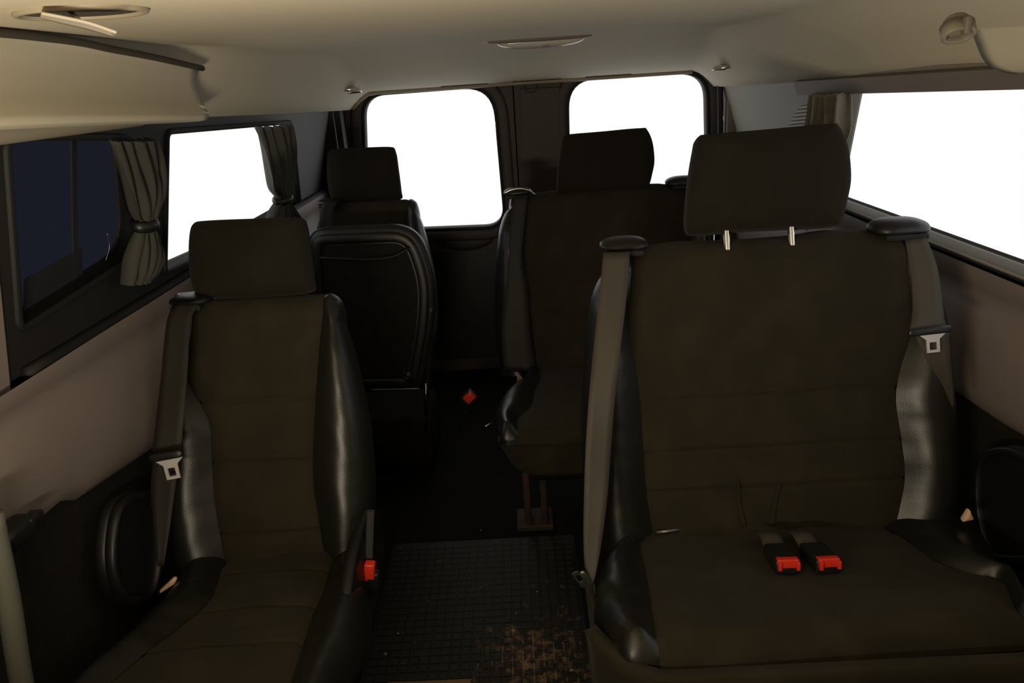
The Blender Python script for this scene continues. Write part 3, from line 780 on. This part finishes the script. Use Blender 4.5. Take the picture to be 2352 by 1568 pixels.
# front skirt of the cushion below the piping
xq = [onY(x, 1500, .85).x for x in (1385, 1500, 2400)]
V = []; Fc = []
NXs = 60
for k in range(NXs+1):
    t = k/NXs; x = -.0
    x0 = onY(1372, 1440, .90).x; x1 = .80; x = x0+(x1-x0)*t
    yf = .824+.10*max(0, 1-(x-x0)/.10)**2
    for j in range(9):
        u = j/8; V.append(Vector((x+.012*u*(1 if t < .1 else 0), yf+.018*u+.003*math.sin(x*40)*u, CAMZ-.832-.17*u)))
for k in range(NXs):
    for j in range(8): a = k*9+j; Fc.append((a, a+1, a+10, a+9))
sks = meshobj('front_skirt', V, Fc, 'fabric', s2)
so = sks.modifiers.new('thick', 'SOLIDIFY'); so.thickness = .02; so.offset = -1
V = []; Fc = []
for k in range(13):
    y = .93+(1.07-.93)*k/12; x = x0-.0+.006*math.sin(k*.5)
    for j in range(5): V.append(Vector((x+.010*j/4, y, CAMZ-.86-.13*j/4)))
for k in range(12):
    for j in range(4): a = k*5+j; Fc.append((a, a+1, a+6, a+5))
sks = meshobj('side_skirt', V, Fc, 'fabric', s2); so = sks.modifiers.new('thick', 'SOLIDIFY'); so.thickness = .012
box('seat_base', (.53, 1.04, .15), (.56, .30, .30), 'black', s2, bev=.02)
# buckles on the cushion
for (x, y), (sx, sy), (ax, ay) in (((1796, 1282), (1750, 1215), (1757, 1240)), ((1883, 1280), (1815, 1212), (1820, 1240))):
    c = hit(x, y, lc2.w(0, 0, .024), lc2.n); g = hit(sx, sy, lc2.w(0, 0, .022), lc2.n)
    dv = (g-c); dv.normalize()
    Rm = Matrix((lc2.n.cross(dv)*-1, dv, lc2.n)).transposed()
    b = buckle(c, Rm, s2, s=1.22)
    sd = Rm@Vector((1, 0, 0)); st = c+dv*.042; en = c+dv*.105
    wv = .019
    ribbon('buckle_strap', [(st-sd*wv, st+sd*wv), (st+dv*.03-sd*wv+lc2.n*.010, st+dv*.03+sd*wv+lc2.n*.010), (en-sd*wv*.9+lc2.n*.004, en+sd*wv*.9+lc2.n*.004)], 'webbing', b, th=.004)
a = lc2.px(1508, 1224, .01); bq = lc2.px(1570, 1218, .01)
tube('release_bar', [lc2.w(a[0], a[1], .012), lc2.w(bq[0], bq[1], .012)], .004, 'steel', s2, smoothpath=False)
fr_ = Frame(onY(2222, 1180, 1.16), (1, 0, 0), (0, 0, 1)); fr_.n = Vector((0, -1, 0))
pillow('hinge_cover', fr_, roundpoly(poly_px(fr_, [(2208, 1197), (2236, 1191), (2226, 1168)]), .003, 3), .006, .01, 'cream', s2, p=3, rings=4)['label'] = 'small cream hinge cover at the backrest foot'
# cover tucks at the bottom of the backrest, above the buckles
for x0_, x1_ in ((1694, 1706), (1790, 1770)):
    A_ = [lb2.w(*lb2.px(x, y, .012), .016) for x, y in ((x0_, 1105), ((x0_+x1_)/2-3, 1160), (x1_, 1205))]
    tube('cover_tuck', A_, lambda t: .003+.004*t, 'fabric', s2, seg=8)

# ---- third row: copies of the same seats, set further back
def copy_obj(o, parent=None, off=Vector((0, 0, 0))):
    c = o.copy(); COL.objects.link(c)
    if parent is not None: mi = o.matrix_parent_inverse.copy(); c.parent = parent; c.matrix_parent_inverse = mi
    else: c.location = o.location+off
    return c
def copy_tree(o, skip=(), off=Vector((0, 0, 0))):
    r = copy_obj(o, None, off); keep = {}
    for ch in list(o.children):
        if ch.name.split('.')[0] in skip: continue
        c = copy_obj(ch, r); keep[c.name] = c
        for g in list(ch.children):
            if g.name.split('.')[0] in skip: continue
            d = copy_obj(g, c)
    return r
D2 = Vector((-.205, 1.02, -.035))
s4 = copy_tree(s2, off=D2, skip=('headrest_post', 'buckle', 'cover_tuck', 'seat_base', 'tongue_grip', 'hinge_cover', 'release_bar', 'lap_belt', 'side_skirt', 'front_skirt', 'cushion_bolster', 'seat_cushion', 'seat_belt'))
s4['label'] = 'two-person bench seat in the rear row, behind the nearer bench'; s4['at'] = tuple(at2+D2)
s4.name = 'bench_seat.001'
for ch in s4.children:
    if ch.name.startswith('headrest'): ch.location = Vector((0, -.010, -.026)); ch['label'] = 'lowered headrest'
    if ch.name.startswith('headrest') and ch.type == 'MESH' and ch.name.split('.')[0] == 'headrest': pass
for r_ in (s1, s2):
    r_['group'] = 'second row seats'
lc4 = Loft((2.24, CAMZ-.925), (1.66, CAMZ-.855))
body(lc4, [(1205, 876), (1172, 890), (1148, 915), (1134, 950), (1140, 985), (1160, 1010)],
     [(1240, 872), (1228, 900), (1220, 935), (1190, 965), (1188, 990), (1190, 1010)],
     [(1640, 850), (1665, 900), (1690, 980), (1700, 1010)],
     [(1675, 850), (1710, 900), (1745, 960), (1745, 1010)],
     [(1135, 994), (1190, 990), (1340, 984), (1500, 974), (1700, 962)], .03, .020, .008, s4,
     ('cushion_bolster', 'seat_cushion', 'cushion_bolster'), ('leather', 'fabric', 'leather'), phimax=85, tail=.008, capped=False, b0=-.05, wrink=.002, seed=15)
pf = onY(1140, 1000, 1.66); 
x0 = onY(1142, 1040, 1.66).x; x1 = .70
fr_ = Frame((0, 1.665, 0), (1, 0, 0), (0, 0, 1))
zz = onY(1300, 995, 1.66).z; zb = onY(1300, 1088, 1.66).z
pillow('front_skirt', fr_, roundpoly([V2(x0, zz), V2(x1, zz), V2(x1, zb), V2(x0+.05, zb)], [.015, .015, .03, .06], 6), .012, .05, 'fabric', s4, p=5, rings=6)
for px0, px1 in ((1200, 1216), (1238, 1254)):
    a = onY((px0+px1)/2, 1095, 1.86); b = hit((px0+px1)/2, 1192, (0, 0, .012), (0, 0, 1)); b = Vector((a.x, a.y+.005, .01))
    box('leg', (a+b)/2+Vector((0, 0, .02)), (.020, .05, (a-b).length+.06), 'rust', s4, bev=.004)
a = Vector(((onY(1226, 1150, 1.86)).x, 1.88, .012)); box('leg_foot', a, (.11, .10, .02), 'rust', s4, bev=.004)
box('seat_base', (x0+.42, 1.95, .26), (.66, .44, .06), 'black', s4, bev=.02)
ribbon('seat_belt', edges_px([((1180, 450), (1212, 448)), ((1172, 520), (1204, 525)), ((1168, 600), (1198, 600)), ((1160, 680), (1210, 680)), ((1152, 760), (1218, 770)), ((1158, 850), (1230, 860))], [2.36, 2.32, 2.28, 2.25, 2.22, 2.19]), 'webdark', s4)
tube('release_bar', [onY(1256, 873, 2.13), onY(1284, 868, 2.13)], .0028, 'chrome', s4, smoothpath=False)
tube('side_lever', [onY(1115, 979, 1.72), onY(1130, 971, 1.74)], .0025, 'chrome', s4, smoothpath=False)
fr_ = Frame(onY(1195, 872, 2.10), (1, 0, 0), (0, 0, 1)); fr_.n = Vector((0, -1, 0))
pillow('hinge_cover', fr_, roundpoly(poly_px(fr_, [(1187, 852), (1204, 872), (1206, 890), (1188, 894)]), .003, 3), .004, .01, 'brownplate', s4, p=3, rings=4)['label'] = 'brown hinge cover'
tube('guide_trim', [onY(1158, 444, 2.40), onY(1175, 436, 2.40), (onY(1195, 433, 2.40)), onY(1215, 437, 2.40), onY(1230, 447, 2.40)], .0028, 'chrome', s4)['label'] = 'bright curved edge of the belt guide'

D1 = Vector((.03, 1.10, .02))
s3 = copy_tree(s1, off=D1, skip=('headrest_post', 'buckle', 'buckle_strap', 'seat_base', 'side_cover', 'hinge_cover', 'tongue_grip', 'lap_belt', 'cushion_bolster', 'seat_cushion', 'guide_top'))
s3['label'] = 'single seat in the rear row with its cushion tipped up, beside the left curtain'; s3['at'] = tuple(at1+D1); s3.name = 'single_seat.001'
for ch in s3.children:
    if ch.name.startswith('headrest'): ch.location = Vector((0, 0, -.145)); ch.scale = (1, 1, 1.16)
for r_ in (s3, s4): r_['group'] = 'rear row seats'
ft = Frame((0, 2.20, CAMZ-.95), (1, 0, 0), (0, .06, 1)); ft.n = -ft.n if ft.n.y > 0 else ft.n
pan = roundpoly(poly_px(ft, [(705, 522), (960, 512), (1004, 640), (1000, 740), (972, 892), (720, 898)]), [.07, .13, .10, .10, .04, .04], 8)
pillow('tipped_cushion', ft, pan, .03, .05, 'black', s3, p=5, rings=8)['label'] = 'cushion tipped up, showing its dark underside'
inn = offset_loop(pan, -.050)
rim('underside_rim', ft, inn, .030, .012, 'black', s3, off=.028, drop=.004)
panel('underside_net', ft, offset_loop(inn, -.006), [], .003, 'carpet', s3, off=.0315)
a = [onY(x, y, 2.15) for x, y in ((735, 592), (840, 596), (900, 590), (938, 572))]
tube('pocket_edge', a, .004, 'black', s3)
tube('frame_bar', [onY(x, y, 2.16) for x, y in ((850, 895), (900, 894), (964, 892))], .0035, 'steel', s3)
tube('leg', [onY(978, 880, 2.17), onY(978, 950, 2.17)], .0022, 'chrome', s3, smoothpath=False)['label'] = 'thin bright metal edge of the leg'
tube('leg', [onY(990, 700, 2.20), onY(986, 800, 2.20), onY(980, 950, 2.20), Vector((onY(980, 960, 2.2).x, 2.2, .02))], .010, 'black', s3)
box('seat_base', (-.53, 2.38, .10), (.36, .26, .20), 'carpet', s3, bev=.02)
c = onY(1078, 912, 2.18)
Rq = Matrix.Rotation(math.radians(-38), 3, 'Y')
bb_ = box('buckle', c+Vector((-.004, .016, -.008)), (.05, .02, .04), 'black', s3, bev=.004, rot=Rq)
box('button', c, (.034, .022, .028), 'red', bb_, bev=.003, rot=Rq)
ribbon('buckle_strap', [(c+Vector((.02, .02, -.01)), c+Vector((.02, .05, -.04))), (c+Vector((-.05, .04, -.12)), c+Vector((-.05, .07, -.14))), (c+Vector((-.11, .06, -.20)), c+Vector((-.11, .09, -.20)))], 'webdark', bb_, th=.004)

# ------------------------------------------------------------------ floor mat with moulded squares
x0m, x1m, y0m, y1m = -.43, .108, 1.04, 1.80
mt = root('rubber_mat', ((x0m+x1m)/2, y0m, .001), 'dirty black rubber mat with moulded squares in the aisle', 'mat')
box('mat_sheet', ((x0m+x1m)/2, (y0m+y1m)/2, .004), (x1m-x0m, y1m-y0m, .006), 'groove', mt, bev=.002)
V = []; Fc = []; pt = .0245
nx = int((x1m-x0m-.02)/pt); ny = int((y1m-y0m-.02)/pt)
for i in range(nx):
    for j in range(ny):
        cx = x0m+.012+pt*(i+.5); cy = y0m+.012+pt*(j+.5); a = pt*.43; b = pt*.39; s = len(V)
        for z, r in ((.0065, a), (.0092, b)):
            V += [Vector((cx-r, cy-r, z)), Vector((cx+r, cy-r, z)), Vector((cx+r, cy+r, z)), Vector((cx-r, cy+r, z))]
        Fc.append((s+4, s+5, s+6, s+7))
        for k in range(4): Fc.append((s+k, s+(k+1) % 4, s+4+(k+1) % 4, s+4+k))
sq = meshobj('moulded_squares', V, Fc, 'mat', mt, smooth=False); sq['kind'] = 'stuff'
# edge strip at the front of the mat
ea, eb = onZ(888, 1574, .014), onZ(1082, 1566, .014)
es = box('edge_strip', ((ea.x+eb.x)/2, (ea.y+eb.y)/2, .012), ((eb-ea).length, .02, .006), 'brownplate', mt, bev=.002, rot=Matrix.Rotation(math.atan2(eb.y-ea.y, eb.x-ea.x), 3, 'Z')); es['label'] = 'brown strip along the near edge of the mat'
# crumbs and grit lying on the mat
V = []; Fc = []
def crumb(c, r):
    s = len(V); c.z = .0096+.42*r
    for d in ((1, 0, 0), (0, 1, 0), (-1, 0, 0), (0, -1, 0), (0, 0, 1), (0, 0, -.3)):
        V.append(c+Vector(d)*r*random.uniform(.6, 1.3))
    for a, b in ((0, 1), (1, 2), (2, 3), (3, 0)): Fc.extend(((s+a, s+b, s+4), (s+b, s+a, s+5)))
for x, y, r in ((1180, 1450, .006), (1186, 1408, .004), (885, 1503, .006), (915, 1455, .004), (925, 1452, .003), (1105, 1347, .003), (1053, 1338, .002), (1072, 1319, .002),
                (1313, 1540, .005), (1098, 1526, .003), (1234, 1358, .003), (1104, 1217, .003), (1088, 1271, .002), (892, 1373, .002), (1030, 1456, .002)):
    crumb(hit(x, y, (0, 0, .011), (0, 0, 1)), r)
for k in range(150):
    x = random.gauss(.045, .05); y = random.gauss(1.33, .09)
    if x1m-.02 > x > x0m+.02 and y > y0m+.02: crumb(Vector((x, y, .010)), random.uniform(.0006, .0017))
gr = meshobj('crumbs', V, Fc, 'crumb'); gr['kind'] = 'stuff'; tag(gr, 'pale crumbs and grit scattered on the black aisle mat', 'crumbs')

# ------------------------------------------------------------------ fittings on the lower sides
fw = Frame((XL+.018, 0, 0), (0, 1, 0), (0, 0, 1)); fw.n = Vector((1, 0, 0))
lp = roundpoly(poly_px(fw, [(236, 1150), (330, 1112), (352, 1250), (330, 1390), (245, 1392), (218, 1290)]), .12, 8)
c2 = sum(lp, V2(0, 0))/len(lp)
ov = root('oval_housing', tuple(fw.w(c2)), 'black oval plastic housing on the dark lining left of the single seat', 'housing')
pillow('housing_body', fw, lp, .020, .01, 'black', ov, p=5, rings=8)
rim('housing_rim', fw, offset_loop(lp, -.016), .014, .014, 'black', ov, off=.016)
fw2 = Frame((XR-.018, 0, 0), (0, 1, 0), (0, 0, 1)); fw2.n = Vector((-1, 0, 0))
lp = roundpoly(poly_px(fw2, [(2270, 1035), (2352, 1015), (2440, 1080), (2440, 1300), (2290, 1290), (2262, 1150)]), .12, 8)
c2 = sum(lp, V2(0, 0))/len(lp)
ov = root('oval_housing', tuple(fw2.w(c2)), 'black oval plastic housing on the dark lining right of the bench', 'housing')
pillow('housing_body', fw2, lp, .020, .01, 'black', ov, p=5, rings=8)
rim('housing_rim', fw2, offset_loop(lp, -.016), .014, .014, 'black', ov, off=.016)
a, b, c = onY(-22, 1180, .80), onY(20, 1380, .80), onY(62, 1620, .80); d_ = Vector((c.x+(c.x-a.x)*.5, .80, .01))
rl = tag(tube('side_rail', [a, b, c, (c+d_)/2, d_], .015, 'rail'), 'grey rounded rail standing at the near end of the left side', 'rail')
a = onY(30, 1225, .88)
kb = root('panel_bracket', tuple(a), 'small black bracket under the beige panel at the lower left', 'bracket')
pillow('bracket_body', Frame(a, (0, 1, 0), (0, 0, 1)), rrect(.07, .035, .014), .02, .02, 'black', kb, p=3, rings=6)
box('bracket_tab', a+Vector((.01, .03, .006)), (.02, .03, .012), 'black', kb, bev=.003)
# small bright scratch clip on the left panel
q = onX(214, 1014, XL+.030)
